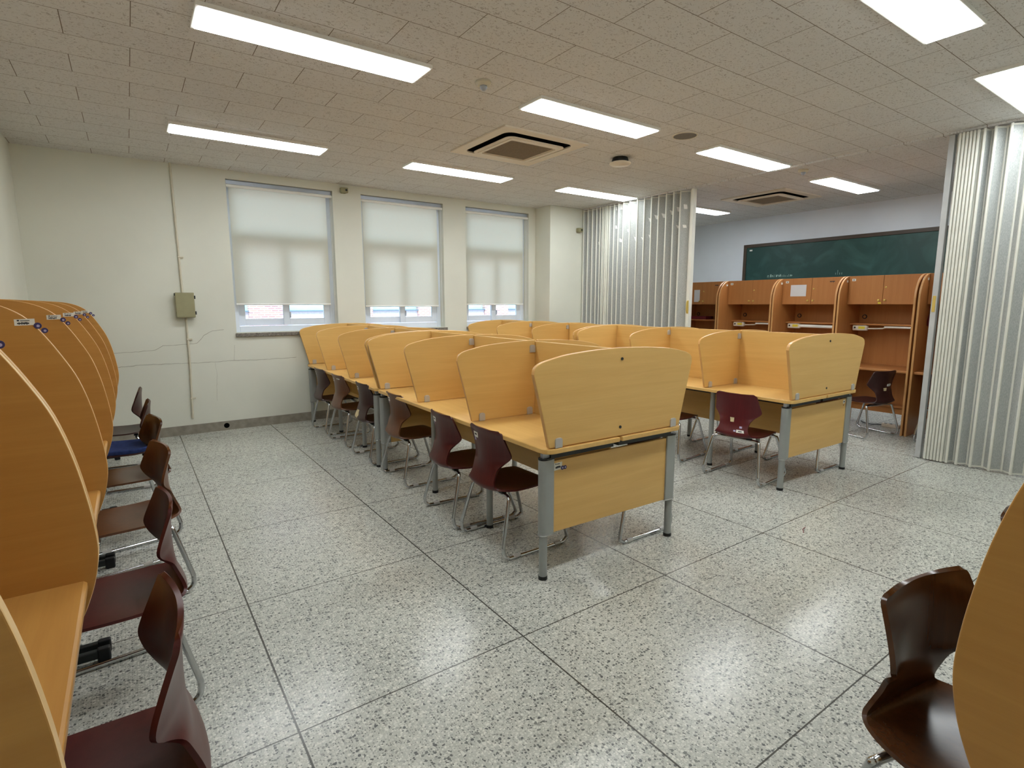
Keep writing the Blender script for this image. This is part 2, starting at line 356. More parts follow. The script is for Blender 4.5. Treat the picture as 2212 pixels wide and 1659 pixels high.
# roller blinds
def blind(x0, x1, zb, label):
    t = thing('roller_blind', label, 'blind', ((x0+x1)/2, YW+.06, zb), 0, 'white roller blinds in the windows'); hw = (x1-x0)/2; H = ZW1-zb
    B(-hw+.004, hw-.004, -.02, .05, H-.050, H-.003).build('head_box', 'alu', t, bevel=.004)
    MB().tube([(-hw+.004, -.03, H-.068), (hw-.004, -.03, H-.068)], .018, 10).build('roller_tube', 'white_paint', t, smooth=True)
    mb = MB(); n = 14; zs = [0.012+(H-.075-.012)*i/n for i in range(n+1)]
    vs = []; fs = []
    for z in zs:
        for x in (-hw+.03, -hw*.4, hw*.4, hw-.07): vs.append((x, .004*math.sin(z*1.3)-.004, z))
    for i in range(n):
        for k in range(3): fs.append((i*4+k, i*4+k+1, i*4+k+5, i*4+k+4))
    mb.add(vs, fs).build('fabric', 'fabric', t, smooth=True)
    MB().tube([(-hw+.028, -.004, .008), (hw-.068, -.004, .008)], .010, 8).build('bottom_bar', 'white_paint', t, smooth=True)
    MB().tube([(hw-.02, -.012, H-.07), (hw-.021, -.014, H*.5), (hw-.018, -.012, -.22), (hw-.014, -.012, -.22), (hw-.012, -.014, H*.5), (hw-.012, -.012, H-.07)], .0016, 5).build('pull_cord', 'white_paint', t)
blind(WIN[0][0], WIN[0][1], 1.445, 'white roller blind half lowered in the leftmost window')
blind(WIN[1][0], WIN[1][1], 1.418, 'white roller blind half lowered in the middle window')
blind(WIN[2][0], WIN[2][1], 1.44, 'white roller blind half lowered in the window next to the pillar')

# building across the street
bd = thing('brick_building', 'sunlit pink brick building seen below the blinds outside', 'building', (5, 15.0, -6))
piers = [(-8.2, -7.1), (-5.4, -4.3), (-2.59, -1.58), (-.15, 1.01), (2.58, 3.85), (5.21, 6.23), (7.9, 9.0)]
mb = MB(); mb.box(-25, 30, 0, 6, 0, 6.25); mb.box(-25, 30, 0, 6, 9.2, 13); mb.box(-25, -8.2, 0, 6, 6.25, 9.2); mb.box(9.0, 30, 0, 6, 6.25, 9.2)
for a, c in piers: mb.box(a, c, 0, 6, 6.25, 9.2)
mb.build('brick_wall', 'brick', bd)
for (a, c), (d, e) in zip(piers, piers[1:]):
    B(c, d, .18, .24, 7.28, 9.2).build('window_pane', 'teal_glass', bd)
    B(c+.001, d-.001, -.03, .25, 7.245, 7.28).build('window_sill', 'slate', bd)
    B(c+.001, d-.001, .06, .3, 6.25, 7.245).build('stone_apron', 'stone_band', bd)
struct(B(-40, 50, 5.6, 40, -6.2, -6).build('ground', 'pavement'), 'pavement outside the windows')

# ------------------------------------------------------------------ ceiling things
def light(i, j, label):
    x0 = .04+i*2.154-(.035 if i == 2 else 0); y0 = 1.489+j*2.163; wd, dp = 1.29, .28
    t = thing('ceiling_light', label, 'ceiling light', (x0+wd/2, y0+dp/2, ZC-.022), 0, 'flat LED ceiling lights'); hx, hy = wd/2, dp/2
    b = MB(); e = .014
    b.box(-hx, hx, -hy, -hy+e, 0, .022); b.box(-hx, hx, hy-e, hy, 0, .022); b.box(-hx, -hx+e, -hy+e, hy-e, 0, .022); b.box(hx-e, hx, -hy+e, hy-e, 0, .022)
    b.build('frame', 'white_paint', t)
    B(-hx+e+.001, hx-e-.001, -hy+e+.001, hy-e-.001, -.006, .012).build('diffuser', 'panel', t, bevel=.003)
LL = {(0, 0): 'long lit LED panel at the top left, nearest the camera', (0, 1): 'lit LED panel on the ceiling in front of the leftmost window',
      (1, 1): 'lit LED panel on the ceiling in front of the middle window', (1, 0): 'lit LED panel between the smoke sensor and the air conditioner',
      (2, 1): 'lit LED panel on the ceiling touching the top of the folding partition', (2, 0): 'lit LED panel beside the round grey speaker grille',
      (3, 0): 'lit LED panel in the far room above the chalkboard', (3, 1): 'lit LED panel in the far room half hidden by the partition edge',
      (1, -1): 'lit LED panel cut off at the top right corner', (2, -1): 'lit LED panel cut off at the right edge of the photo',
      (0, -1): 'lit LED panel overhead behind the camera', (3, -1): 'lit LED panel in the far room behind the right partition'}
for (i, j), lb in LL.items(): light(i, j, lb)
def rrect(hx, hy, r, n=6):
    P = []
    for cx, cy, a0 in ((hx-r, hy-r, 0), (-hx+r, hy-r, PI/2), (-hx+r, -hy+r, PI), (hx-r, -hy+r, 1.5*PI)):
        P += [(cx+r*math.cos(a0+PI/2*k/n), cy+r*math.sin(a0+PI/2*k/n)) for k in range(n+1)]
    return P
def ring(mb, o, i, z0, z1):
    n = len(o); vs = [(x, y, z0) for x, y in o]+[(x, y, z0) for x, y in i]+[(x, y, z1) for x, y in o]+[(x, y, z1) for x, y in i]
    fs = []
    for k in range(n):
        l = (k+1) % n
        fs += [(k, n+k, n+l, l), (2*n+k, 2*n+l, 3*n+l, 3*n+k), (k, l, 2*n+l, 2*n+k), (n+k, 3*n+k, 3*n+l, n+l)]
    mb.add(vs, fs)
def aircon(x, y, label):
    t = thing('air_conditioner', label, 'air conditioner', (x, y, ZC-.030), 0, 'ceiling cassette air conditioners'); h = .475
    mb = MB(); ring(mb, rrect(h, h, .01), rrect(.378, .378, .085), .014, .030); mb.build('face_panel', 'cream', t, bevel=.003)
    mb = MB(); mb.box(-.376, .376, -.376, .376, .026, .0295); mb.box(-.29, .29, -.29, .29, .006, .026); mb.build('air_outlet', 'hole', t)
    mb = MB(); ring(mb, rrect(.326, .326, .07), rrect(.245, .245, .012), -.004, .004); mb.build('centre_panel', 'cream', t, bevel=.003)
    mb = MB(); ring(mb, rrect(.285, .285, .02), rrect(.255, .255, .014), -.012, -.004); mb.build('trim_ring', 'cream', t)
    mb = MB(); mb.box(-.246, .246, -.246, .246, .004, .012)
    for k in range(23): mb.box(-.245, .245, -.24+k*.0215, -.228+k*.0215, -.002, .004)
    mb.build('intake_grille', 'ac_grille', t)
aircon(2.815, 2.64, 'cream square air conditioner in the ceiling of the near room')
aircon(7.19, 2.64, 'cream square air conditioner in the ceiling of the far room')
def detector(x, y, label):
    t = thing('smoke_detector', label, 'smoke detector', (x, y, ZC), 0, 'small ceiling smoke detectors')
    MB().lathe([(0, 0), (.052, 0), (.054, -.012), (.046, -.022), (.03, -.026), (0, -.026)], n=28).build('base', 'conduit', t, smooth=True)
    MB().lathe([(0, -.026), (.024, -.026), (.026, -.034), (.018, -.05), (.008, -.058), (0, -.058)], n=20).build('sensor_head', 'alu', t, smooth=True)
detector(1.731, 1.53, 'small domed smoke detector on the near ceiling, left of the lit panels')
detector(5.957, 1.55, 'small smoke detector on the ceiling just past the partition rail')
t = thing('ceiling_speaker', 'white disc on a black base hanging under the ceiling', 'speaker', (3.9, 2.36, ZC))
MB().lathe([(0, 0), (.075, 0), (.085, -.03), (.08, -.045), (0, -.045)], n=32).build('base', 'black', t, smooth=True)
MB().lathe([(0, -.045), (.09, -.045), (.108, -.052), (.108, -.062), (.09, -.074), (0, -.078)], n=36).build('cover', 'cream', t, smooth=True)
t = thing('speaker_grille', 'round flush grey speaker grille in the near ceiling', 'speaker', (3.83, 1.51, ZC))
MB().lathe([(0, -.004), (.1, -.004), (.1, 0)], n=36).build('mesh_cover', 'grey_grille', t)
mb = MB(); mb.lathe([(.1, 0), (.1, -.006), (.108, -.006), (.11, 0)], n=36); mb.build('rim', 'conduit', t, smooth=True)

# ------------------------------------------------------------------ wall things
t = thing('electrical_box', 'olive grey electrical box on the wall left of the windows', 'electrical box', (.159, YW, 1.445))
B(-.085, .085, -.075, 0, -.13, .13).build('case', 'box_green', t, bevel=.006)
B(-.092, .088, -.09, -.073, -.135, .135).build('lid', 'box_green', t, bevel=.008)
for zz in (-.085, .085): B(.086, .1, -.088, -.06, zz-.018, zz+.018).build('hinge', 'dark_steel', t, bevel=.003)
for xx in (-.083,): B(xx-.016, xx+.004, -.085, -.06, .10, .128).build('latch', 'dark_steel', t, bevel=.003)
t = thing('conduit_pipe', 'thin cream conduit pipe running down the wall through the electrical box', 'pipe', (.14, YW-.014, 0))
MB().tube([(0.005, 0, 1.57), (.0, 0, 2.2), (-.006, 0, 2.931)], .011, 10).build('upper_pipe', 'conduit', t, smooth=True)
MB().tube([(.0, 0, .18), (.018, 0, .8), (.02, 0, 1.31)], .011, 10).build('lower_pipe', 'conduit', t, smooth=True)
for z, x in ((1.96, .003), (1.07, .02), (.41, .007)):
    B(x-.014, x+.04, -.013, .014, z-.008, z+.008).build('clamp', 'conduit', t, bevel=.003)
def wall_sensor(x, y, z, label):
    t = thing('wall_sensor', label, 'sensor', (x, y, z), 0, 'small boxy sensors high on the wall')
    B(-.03, .03, -.012, 0, -.035, .03).build('back_plate', 'box_green', t, bevel=.003)
    B(-.045, .045, -.07, -.012, -.03, .03).build('housing', 'box_green', t, bevel=.006)
    MB().lathe([(0, -.076), (.012, -.076), (.014, -.068)], (.02, 0, 0), 14, 'y').build('lens', 'black', t)
wall_sensor(1.97, YW, 2.855, 'small boxy wall sensor high between the first two windows')
wall_sensor(5.56, 4.85, 2.60, 'small boxy wall sensor on the pillar beside the partition')

# ------------------------------------------------------------------ chairs: one moulded plywood shell on a chrome sled frame
PROF = [(.036, .732), (.0365, .729), (.0375, .723), (.039, .712), (.042, .690), (.045, .645), (.046, .605), (.046, .580), (.0455, .556), (.045, .532), (.043, .506), (.038, .472), (.028, .440), (.019, .418), (.014, .400), (.020, .384), (.044, .374), (.09, .371), (.16, .373), (.26, .381), (.35, .389), (.40, .388), (.43, .376)]
WID = [.285, .314, .334, .346, .353, .368, .385, .387, .345, .294, .258, .244, .252, .270, .290, .315, .345, .375, .392, .395, .385, .372, .335]
CRV = [.018, .018, .019, .021, .027, .042, .056, .060, .052, .034, .016, .008, .006, .010, .014, .016, .014, .010, .006, .003, 0, 0, 0]
UPC = [0]*13+[.004, .010, .016, .020, .018, .012, .006, 0, -.002, -.004]
SP = catmull([(a, c, 0) for a, c in PROF], 3); SW = catmull([(a, 0, 0) for a in WID], 3); SC = catmull([(a, c, 0) for a, c in zip(CRV, UPC)], 3)
NT_ = len(SP)
def sh_pt(i, v):
    i = max(0, min(NT_-1, i)); k = int(i); f = i-k; k2 = min(NT_-1, k+1)
    p = SP[k].lerp(SP[k2], f); wd = SW[k].lerp(SW[k2], f)[0]; c = SC[k].lerp(SC[k2], f)
    return Vector((p[0]+c[0]*v*v, v*wd/2, p[1]+c[1]*v*v))
def sh_n(i, v):
    a = sh_pt(i+.3, v)-sh_pt(i-.3, v); b_ = sh_pt(i, min(1, v+.05))-sh_pt(i, max(-1, v-.05))
    return a.cross(b_).normalized()
NV = 15
def shell_mesh():
    mb = MB(); th = .0055; V = [-1+2*k/(NV-1) for k in range(NV)]
    fr = []; bk = []
    for i in range(NT_):
        for v in V:
            p, n = sh_pt(i, v), sh_n(i, v); fr.append(p+n*th); bk.append(p-n*th)
    N = len(fr); fs = []
    for i in range(NT_-1):
        for k in range(NV-1):
            a = i*NV+k; fs.append((a, a+NV, a+NV+1, a+1)); fs.append((N+a, N+a+1, N+a+NV+1, N+a+NV))
    for i in range(NT_-1):
        a = i*NV; fs.append((a, N+a, N+a+NV, a+NV)); a = i*NV+NV-1; fs.append((a, a+NV, N+a+NV, N+a))
    for k in range(NV-1):
        fs.append((k, k+1, N+k+1, N+k)); a = (NT_-1)*NV+k; fs.append((a, N+a, N+a+1, a+1))
    return mb.add(fr+bk, fs)
# which side is the front? the normal must face the sitter (+x on the back)
SGN = 1 if sh_n(6, 0)[0] > 0 else -1
def patch(i0, i1, v0, v1, side, th=.0012, ni=6, nv=6, shape=None):
    """thin patch lying on the shell; side=+1 sitter's side, -1 rear"""
    mb = MB(); lo = []; hi = []
    for a in range(ni+1):
        for c in range(nv+1):
            s_, u_ = a/ni, c/nv
            if shape: s_, u_ = shape(s_, u_)
            i = i0+(i1-i0)*s_; v = v0+(v1-v0)*u_
            p, n = sh_pt(i, v), sh_n(i, v)*SGN*side
            lo.append(p+n*.0057); hi.append(p+n*(.0057+th))
    N = len(lo); fs = []; W = nv+1
    for a in range(ni):
        for c in range(nv):
            q = a*W+c; fs += [(N+q, N+q+1, N+q+W+1, N+q+W)]
    rim = [c for c in range(nv)] + [a*W+nv for a in range(ni)] + [ni*W+c for c in range(nv, 0, -1)] + [a*W for a in range(ni, 0, -1)]
    for k in range(len(rim)): a, c = rim[k], rim[(k+1) % len(rim)]; fs.append((a, c, N+c, N+a))
    return mb.add(lo+hi, fs)
def sled(sd):
    P = [(.10, .12, .352), (.096, .165, .352), (.088, .192, .344), (.078, .202, .318), (.026, .233, .108), (.020, .238, .072), (.026, .241, .036), (.050, .242, .0145), (.085, .242, .0105), (.42, .241, .0105), (.458, .241, .0125), (.482, .24, .028), (.486, .237, .06), (.398, .203, .325), (.385, .19, .352), (.375, .165, .361), (.372, .12, .362)]
    return [(x, y*sd, z) for x, y, z in catmull(P, 5)]
def make_chair():
    t = thing('plywood_chair', '', 'chair')
    shell_mesh().build('seat_shell', 'shell_wine', t, smooth=True)
    for sd in (1, -1):
        s = MB().tube(sled(sd), .0113, 10).build('sled_leg', 'chrome', t, smooth=True)
        for x in (.11, .41): MB().tube([(x-.022, .241*sd, .0105), (x+.022, .241*sd, .0105)], .0138, 8).build('glide', 'silver_light', s, smooth=True, loc=(0, 0, .0031))
    MB().tube([(.10, -.13, .352), (.10, .13, .352)], .0113, 10).build('rear_crossbar', 'chrome', t, smooth=True)
    MB().tube([(.372, -.13, .362), (.372, .13, .362)], .0113, 10).build('front_crossbar', 'chrome', t, smooth=True)
    mb = MB()
    for y in (-.11, .11): mb.box(.085, .115, y-.02, y+.02, .355, .3645); mb.box(.357, .387, y-.02, y+.02, .367, .380)
    mb.build('mounting_pad', 'black', t)
    return t
proto = make_chair(); used = [False]
def copy_tree(o, parent=None):
    c = o.copy(); COL.objects.link(c)
    if parent: c.parent = parent
    for ch in list(o.children): copy_tree(ch, c)
    return c
proto_children = None
def chair(x, y, rz, label, group, shell='shell_wine', stickers=()):
    c = copy_tree(proto) if used[0] else proto
    if used[0]: pass
    c.location = (x, y, 0); c.rotation_euler = (0, 0, rz); c['label'] = label; c['group'] = group
    sh = [o for o in c.children if o.name.startswith('seat_shell')][0]
    sh.material_slots[0].link = 'OBJECT'; sh.material_slots[0].material = M[shell]
    pending.append((sh, stickers)); used[0] = True
    return c
pending = []
GA = 'chairs on the left side of the near double desks'; GL = 'chairs along the left wall carrels'; GB = 'chairs on the left side of the right double desks'
GR = 'chairs on the far side of the double desks'
# index 0..51 along the shell: top 0, waist ~16, seat rear ~27, front 51
LAB = ('label', 11.6, 14.0, .35, .68); TAIL = ('tail', 14.0, 15.4, .52, .64)
chair(1.25, .865, .0, 'dark wine plywood chair nearest the camera at the front left double desk', GA, 'shell_wine', (LAB, TAIL))
chair(1.246, 1.416, -.06, 'wine plywood chair second from the near end of the front left double desk', GA, 'shell_wine', (LAB, TAIL))
chair(1.305, 2.34, .0, 'light brown plywood chair at the far end of the front left double desk', GA, 'shell_brown', (LAB, TAIL))
c4 = chair(1.30, 3.08, .0, 'dark wine chair with torn pale veneer at the lower back corner', GA, 'shell_dark', (LAB, TAIL))
chair(1.30, 3.80, .04, 'brown plywood chair between the torn veneer chair and the window wall chair', GA, 'shell_brown', (LAB, ('label', 10.6, 12, -.5, -.15)))
chair(1.30, 4.46, .03, 'dark plywood chair closest to the window wall at the left double desks', GA, 'shell_dark', (LAB, TAIL))
chair(3.58, .735, .08, 'wine red chair with cream and white stickers at the right double desk', GB, 'shell_red', (('cream', 27, 31, -.02, .22), ('label', 36.2, 39.4, -.75, -.28), ('lilac', 33.4, 34.8, -.62, -.45), ('lilac', 37, 38.6, -.24, -.10)))
chair(3.64, 1.55, .08, 'dark red chair behind the front desk end panel, at the right double desk', GB, 'shell_red', ())
chair(2.46, .64, PI, 'chair whose chrome sled shows below the near end board of the front left desk', GR, 'shell_wine', ())
chair(4.88, .66, PI, 'chair whose chrome sled shows below the end board of the right desk', GR, 'shell_red', ())
chair(4.88, 1.48, PI, 'chair on the partition side of the right double desk, seen under the desk', GR, 'shell_wine', ())
NEAR = [(-.280, -.425, PI+.03, 'dark wine plywood chair at the bottom left, nearest the camera, white dot on the seat', 'shell_wine', (('dotf', 54, 54.6, .25, .30),)),
        (-.254, .597, PI+.08, 'dark wine chair second from the camera along the left wall carrels', 'shell_wine', ()),
        (-.228, 1.52, PI+.21, 'brown plywood chair with tan seat, third along the left wall carrels', 'shell_brown', ()),
        (-.225, 2.36, PI+.20, 'brown chair with grey worn seat directly in front of the blue cushioned chair', 'shell_walnut', ()),
        (-.245, 3.07, PI-.02, 'dark chair carrying the blue seat cushion by the left wall', 'shell_dark', ()),
        (-.285, 3.84, PI-.05, 'grey brown chair farthest from the camera along the left wall', 'shell_dark', ())]
for k, a in enumerate(NEAR):
    c = chair(a[0], a[1], a[2], a[3], GL, a[4], a[5])
    if k == 0: c.scale = (1.09, 1.09, 1.09)          # the nearest chair is a size larger
GC = 'chairs at the carrel beside the camera'
c = chair(1.240, -1.277, math.radians(-100), 'walnut plywood chair at lower right, beside the bulging carrel panel', GC, 'shell_walnut', (('dotf', 60, 60.7, .1, .16),))
c.scale = (1.04, 1.04, 1.04)
chair(2.22, -1.25, math.radians(-95), 'walnut chair of which only the backrest top shows at the right edge', GC, 'shell_walnut', ())
GF = 'chairs in the far room'
chair(6.27, .62, math.radians(76), 'dark wine chair turned sideways at the tall carrels in the far room', GF, 'shell_dark', (('label', 20, 23, -.55, -.15), ('cream', 25, 29, -.15, .15)))
chair(6.31, .12, 0.05, 'chair in the far room mostly hidden behind the right partition', GF, 'shell_dark', ())
for sh, st in pending:
    for kind, i0, i1, v0, v1 in st:
        side = 1 if kind.endswith('f') else -1
        mat = {'label': 'label', 'tail': 'lilac', 'cream': 'raw_wood', 'lilac': 'lilac', 'dotf': 'label'}[kind]
        s = patch(i0, i1, v0, v1, side, .0008, 3, 3).build('sticker', mat, sh)
        if kind == 'label': patch(i0+(i1-i0)*.35, i0+(i1-i0)*.65, v0+(v1-v0)*.25, v0+(v1-v0)*.75, side, .0012, 2, 2).build('print', 'ink', sh)
sh4 = [o for o in c4.children if o.name.startswith('seat_shell')][0]
def blob(s_, u_): return s_, u_*(1-.35*abs(s_-.5)*2)+.1*math.sin(s_*9)
patch(33, 42, .25, 1.0, -1, .0015, 8, 6, blob).build('torn_veneer', 'raw_wood', sh4)
# blue cushion on one chair of the left row
ca = NEAR[4]
cu = patch(47, 64, -.94, .94, 1, .03, 10, 8).build('seat_cushion', 'blue_cloth', None, smooth=True, bevel=.008)
tag(cu, 'blue cloth cushion on the fifth chair along the left wall', 'cushion'); cu.location = (ca[0], ca[1], 0.0008); cu.rotation_euler = (0, 0, ca[2])

# ------------------------------------------------------------------ double study desks
DL = 2.43; DW = 1.045; DC = DW/2; ZT = .72
def arch(z0=ZT+.004):
    H = [(.495, z0), (.541, .91), (.588, 1.085), (.592, 1.115), (.584, 1.140), (.560, 1.158), (.515, 1.172), (.41, 1.193), (.30, 1.204), (.16, 1.2125), (0, 1.216)]
    top = catmull([(a, c, 0) for a, c in H[1:]], 5); R = [(H[0][0], H[0][1])]+[(p[0], p[1]) for p in top]
    return R
AR = arch()
def panel_full(): return [(DC-a, c) for a, c in AR] + [(DC+a, c) for a, c in AR[-2::-1]]
def panel_half(left): 
    P = [(a, c) for a, c in AR if a > .012]; P = P + [(.0105, 1.2158), (.0105, AR[0][1])]
    return [(DC-a, c) for a, c in P] if left else [(DC+a, c) for a, c in P]
def clip_mesh(v, u0, u1, z0, h=.052, wd=.046, top=True):
    """rounded bracket plate lying in the (x,z) plane"""
    r = .014; P = [(v-wd/2, z0), (v+wd/2, z0)]
    if top: P += [(v+wd/2-r+r*math.cos(a), z0+h-r+r*math.sin(a)) for a in [k*PI/8 for k in range(5)]] + [(v-wd/2+r-r*math.sin(a), z0+h-r+r*math.cos(a)) for a in [k*PI/8 for k in range(5)]]
    return MB().prism(P, 'y', u0, u1)
def double_desk(x, y, rz, label, near_sticker=False, far_sticker=False):
    """local x across the desk, local y along it"""
    t = thing('double_study_desk', label, 'desk', (x, y, 0), rz, 'double sided study desks with dividers')
    r = .06; g = .010
    def top(x0, x1, left):
        P = []
        def arc(cx, cy, a0): return [(cx+r*math.cos(a0+PI/2*k/6), cy+r*math.sin(a0+PI/2*k/6)) for k in range(7)]
        if left: P = [(x1, 0), (x1, DL)] + arc(x0+r, DL-r, PI/2) + arc(x0+r, r, PI)
        else: P = [(x0, DL), (x0, 0)] + arc(x1-r, r, 1.5*PI) + arc(x1-r, DL-r, 0)
        MB().prism(P, 'z', ZT-.026, ZT).build('tabletop', 'beech_y', t, bevel=.004)
    top(0, DC-g, True); top(DC+g, DW, False)
    for u0, sg in ((.014, -1), (DL-.039, 1)):
        p = MB().prism(panel_full(), 'y', u0, u0+.025, True).build('end_panel', ['beech_x', 'edge_beech'], t, bevel=.004)
        uo = u0-.006 if sg < 0 else u0+.019; ui = u0+.019 if sg < 0 else u0-.006
        for v in (.085, DW-.085): clip_mesh(v, u0-.008, u0+.033, ZT+.002).build('bracket', 'silver_light', p, bevel=.002)
        for z in (1.155, .775):
            MB().lathe([(0, -.004), (.008, -.004), (.0085, .0)], (DC, u0 if sg < 0 else u0+.029, z), 14, 'y').build('bolt_cap', 'dark_steel', p, smooth=True)
    for k in (1, 2):
        u = k*DL/3
        for left in (True, False):
            p = MB().prism(panel_half(left), 'y', u-.0095, u+.0095, True).build('divider', ['beech_x', 'edge_beech'], t, bevel=.003)
            s = 1 if left else -1
            for v, z in ((DC-s*.425, ZT+.002), (DC-s*.055, ZT+.002), (DC-s*.034, 1.135)):
                clip_mesh(v, u-.018, u+.018, z, .05, .042).build('bracket', 'silver_light', p, bevel=.002)
    B(DC-.009, DC+.009, .04, DL-.04, ZT-.03, 1.208).build('spine_panel', 'beech_y', t, bevel=.003)
    B(DC-.008, DC+.008, .09, DL-.09, .33, ZT-.03).build('modesty_panel', 'beech_y', t, bevel=.002)
    mb = MB()
    for v in (.16, DW-.16): mb.box(v-.018, v+.018, .05, DL-.05, ZT-.062, ZT-.027)
    for u in (.062, DL-.062): mb.box(.06, DC-.02, u-.02, u+.02, ZT-.06, ZT-.027); mb.box(DC+.02, DW-.06, u-.02, u+.02, ZT-.06, ZT-.027)
    mb.build('under_frame', 'dark_steel', t)
    for u, e in ((.065, -1), (DL-.065, 1)):
        B(.085, DW-.085, u-.011, u+.011, .250, .642).build('end_board', 'beech_x', t, bevel=.003)
        for v, s in ((.03, 1), (DW-.03, -1)):
            P = [(v-s*.028*math.sin(a), u+.028*math.cos(a)) for a in [PI*k/8 for k in range(9)]] + [(v+s*.056, u-.020), (v+s*.056, u+.020)]
            lg = MB().prism(P, 'z', .25, .656).build('leg', 'silver', t, smooth=True, bevel=.003)
            MB().prism([(v+(a-v)*1.05, u+(c-u)*1.05) for a, c in P], 'z', .246, .254).build('sleeve_ring', 'chrome', lg)
            MB().prism([(v+(a-v)*1.03, u+(c-u)*1.03) for a, c in P], 'z', .656, .665).build('sleeve_cap', 'black', lg)
            MB().tube([(v, u, .012), (v, u, .25)], .0225, 16).build('leg_tube', 'silver', lg, smooth=True)
            MB().tube([(v, u, 0), (v, u, .02)], .0245, 16).build('foot', 'black', lg, smooth=True)
            B(v-.012 if s > 0 else v-.05, v+.05 if s > 0 else v+.012, u-.012, u+.012, .665, ZT-.026).build('top_bracket', 'alu', lg)
    for k in (1, 2):
        for v in (.15, DW-.15):
            lg = MB().tube([(v, k*DL/3-.01, .012), (v, k*DL/3-.01, ZT-.026)], .0215, 16).build('middle_leg', 'silver', t, smooth=True)
            MB().tube([(v, k*DL/3-.01, 0), (v, k*DL/3-.01, .02)], .0235, 16).build('foot', 'black', lg, smooth=True)
    eb = [o for o in t.children if o.name.startswith('end_board')][0]
    if near_sticker:
        yy = .054
        s = MB().prism([(.09, .588), (.142, .590), (.144, .630), (.092, .628)], 'y', yy-.001, yy).build('label_sticker', 'label', eb)
        mb = MB(); xx = .099
        for k in range(9):
            wd = random.uniform(.0022, .0042); h = random.uniform(.006, .011); mb.box(xx, xx+wd, yy-.0016, yy-.0008, .601-random.choice((0, 0, .003)), .601+h); xx += wd+.0004
        mb.box(.099, .1035, yy-.0016, yy-.0008, .618, .626); mb.box(.107, .128, yy-.0016, yy-.0008, .619, .6225)
        mb.build('print', 'ink', eb)
        for v, z, r_ in ((.146, .596, .0115), (.164, .596, .0105)):
            MB().lathe([(0, -.002), (r_, -.002), (r_, 0)], (v, yy, z), 20, 'y').build('round_sticker', 'purple', eb)
            MB().lathe([(0, -.0028), (r_*.45, -.0028), (r_*.5, 0)], (v+.001, yy, z), 12, 'y').build('print', 'lilac', eb)
    if far_sticker:
        yy = .054; v = DW-.115
        MB().prism([(v-.022, .60), (v+.014, .602), (v+.014, .634), (v-.022, .632)], 'y', yy-.001, yy).build('label_sticker', 'label', eb)
        mb = MB(); mb.box(v-.014, v+.006, yy-.0016, yy-.0008, .612, .620); mb.build('print', 'ink', eb)
        B(v-.014, v-.006, yy-.0012, yy, .582, .592).build('rust_stain', 'maroon', eb)
    return t
TH = -.020
def along(x, y, d): return x-d*math.sin(TH), y+d*math.cos(TH)
AX, AY = 1.303, .285
double_desk(AX, AY, TH, 'front left double study desk, its broad arched end panel facing the camera', near_sticker=True)
x2, y2 = along(AX, AY, DL+.018); double_desk(x2, y2, TH, 'double study desk behind the front left one, by the leftmost window')
BX, BY = 3.695, .312
double_desk(BX, BY, TH, 'right double study desk in front of the partition opening', far_sticker=True)
x2, y2 = along(BX, BY, DL+.018); double_desk(x2, y2, TH, 'double study desk behind the right one, by the third window')

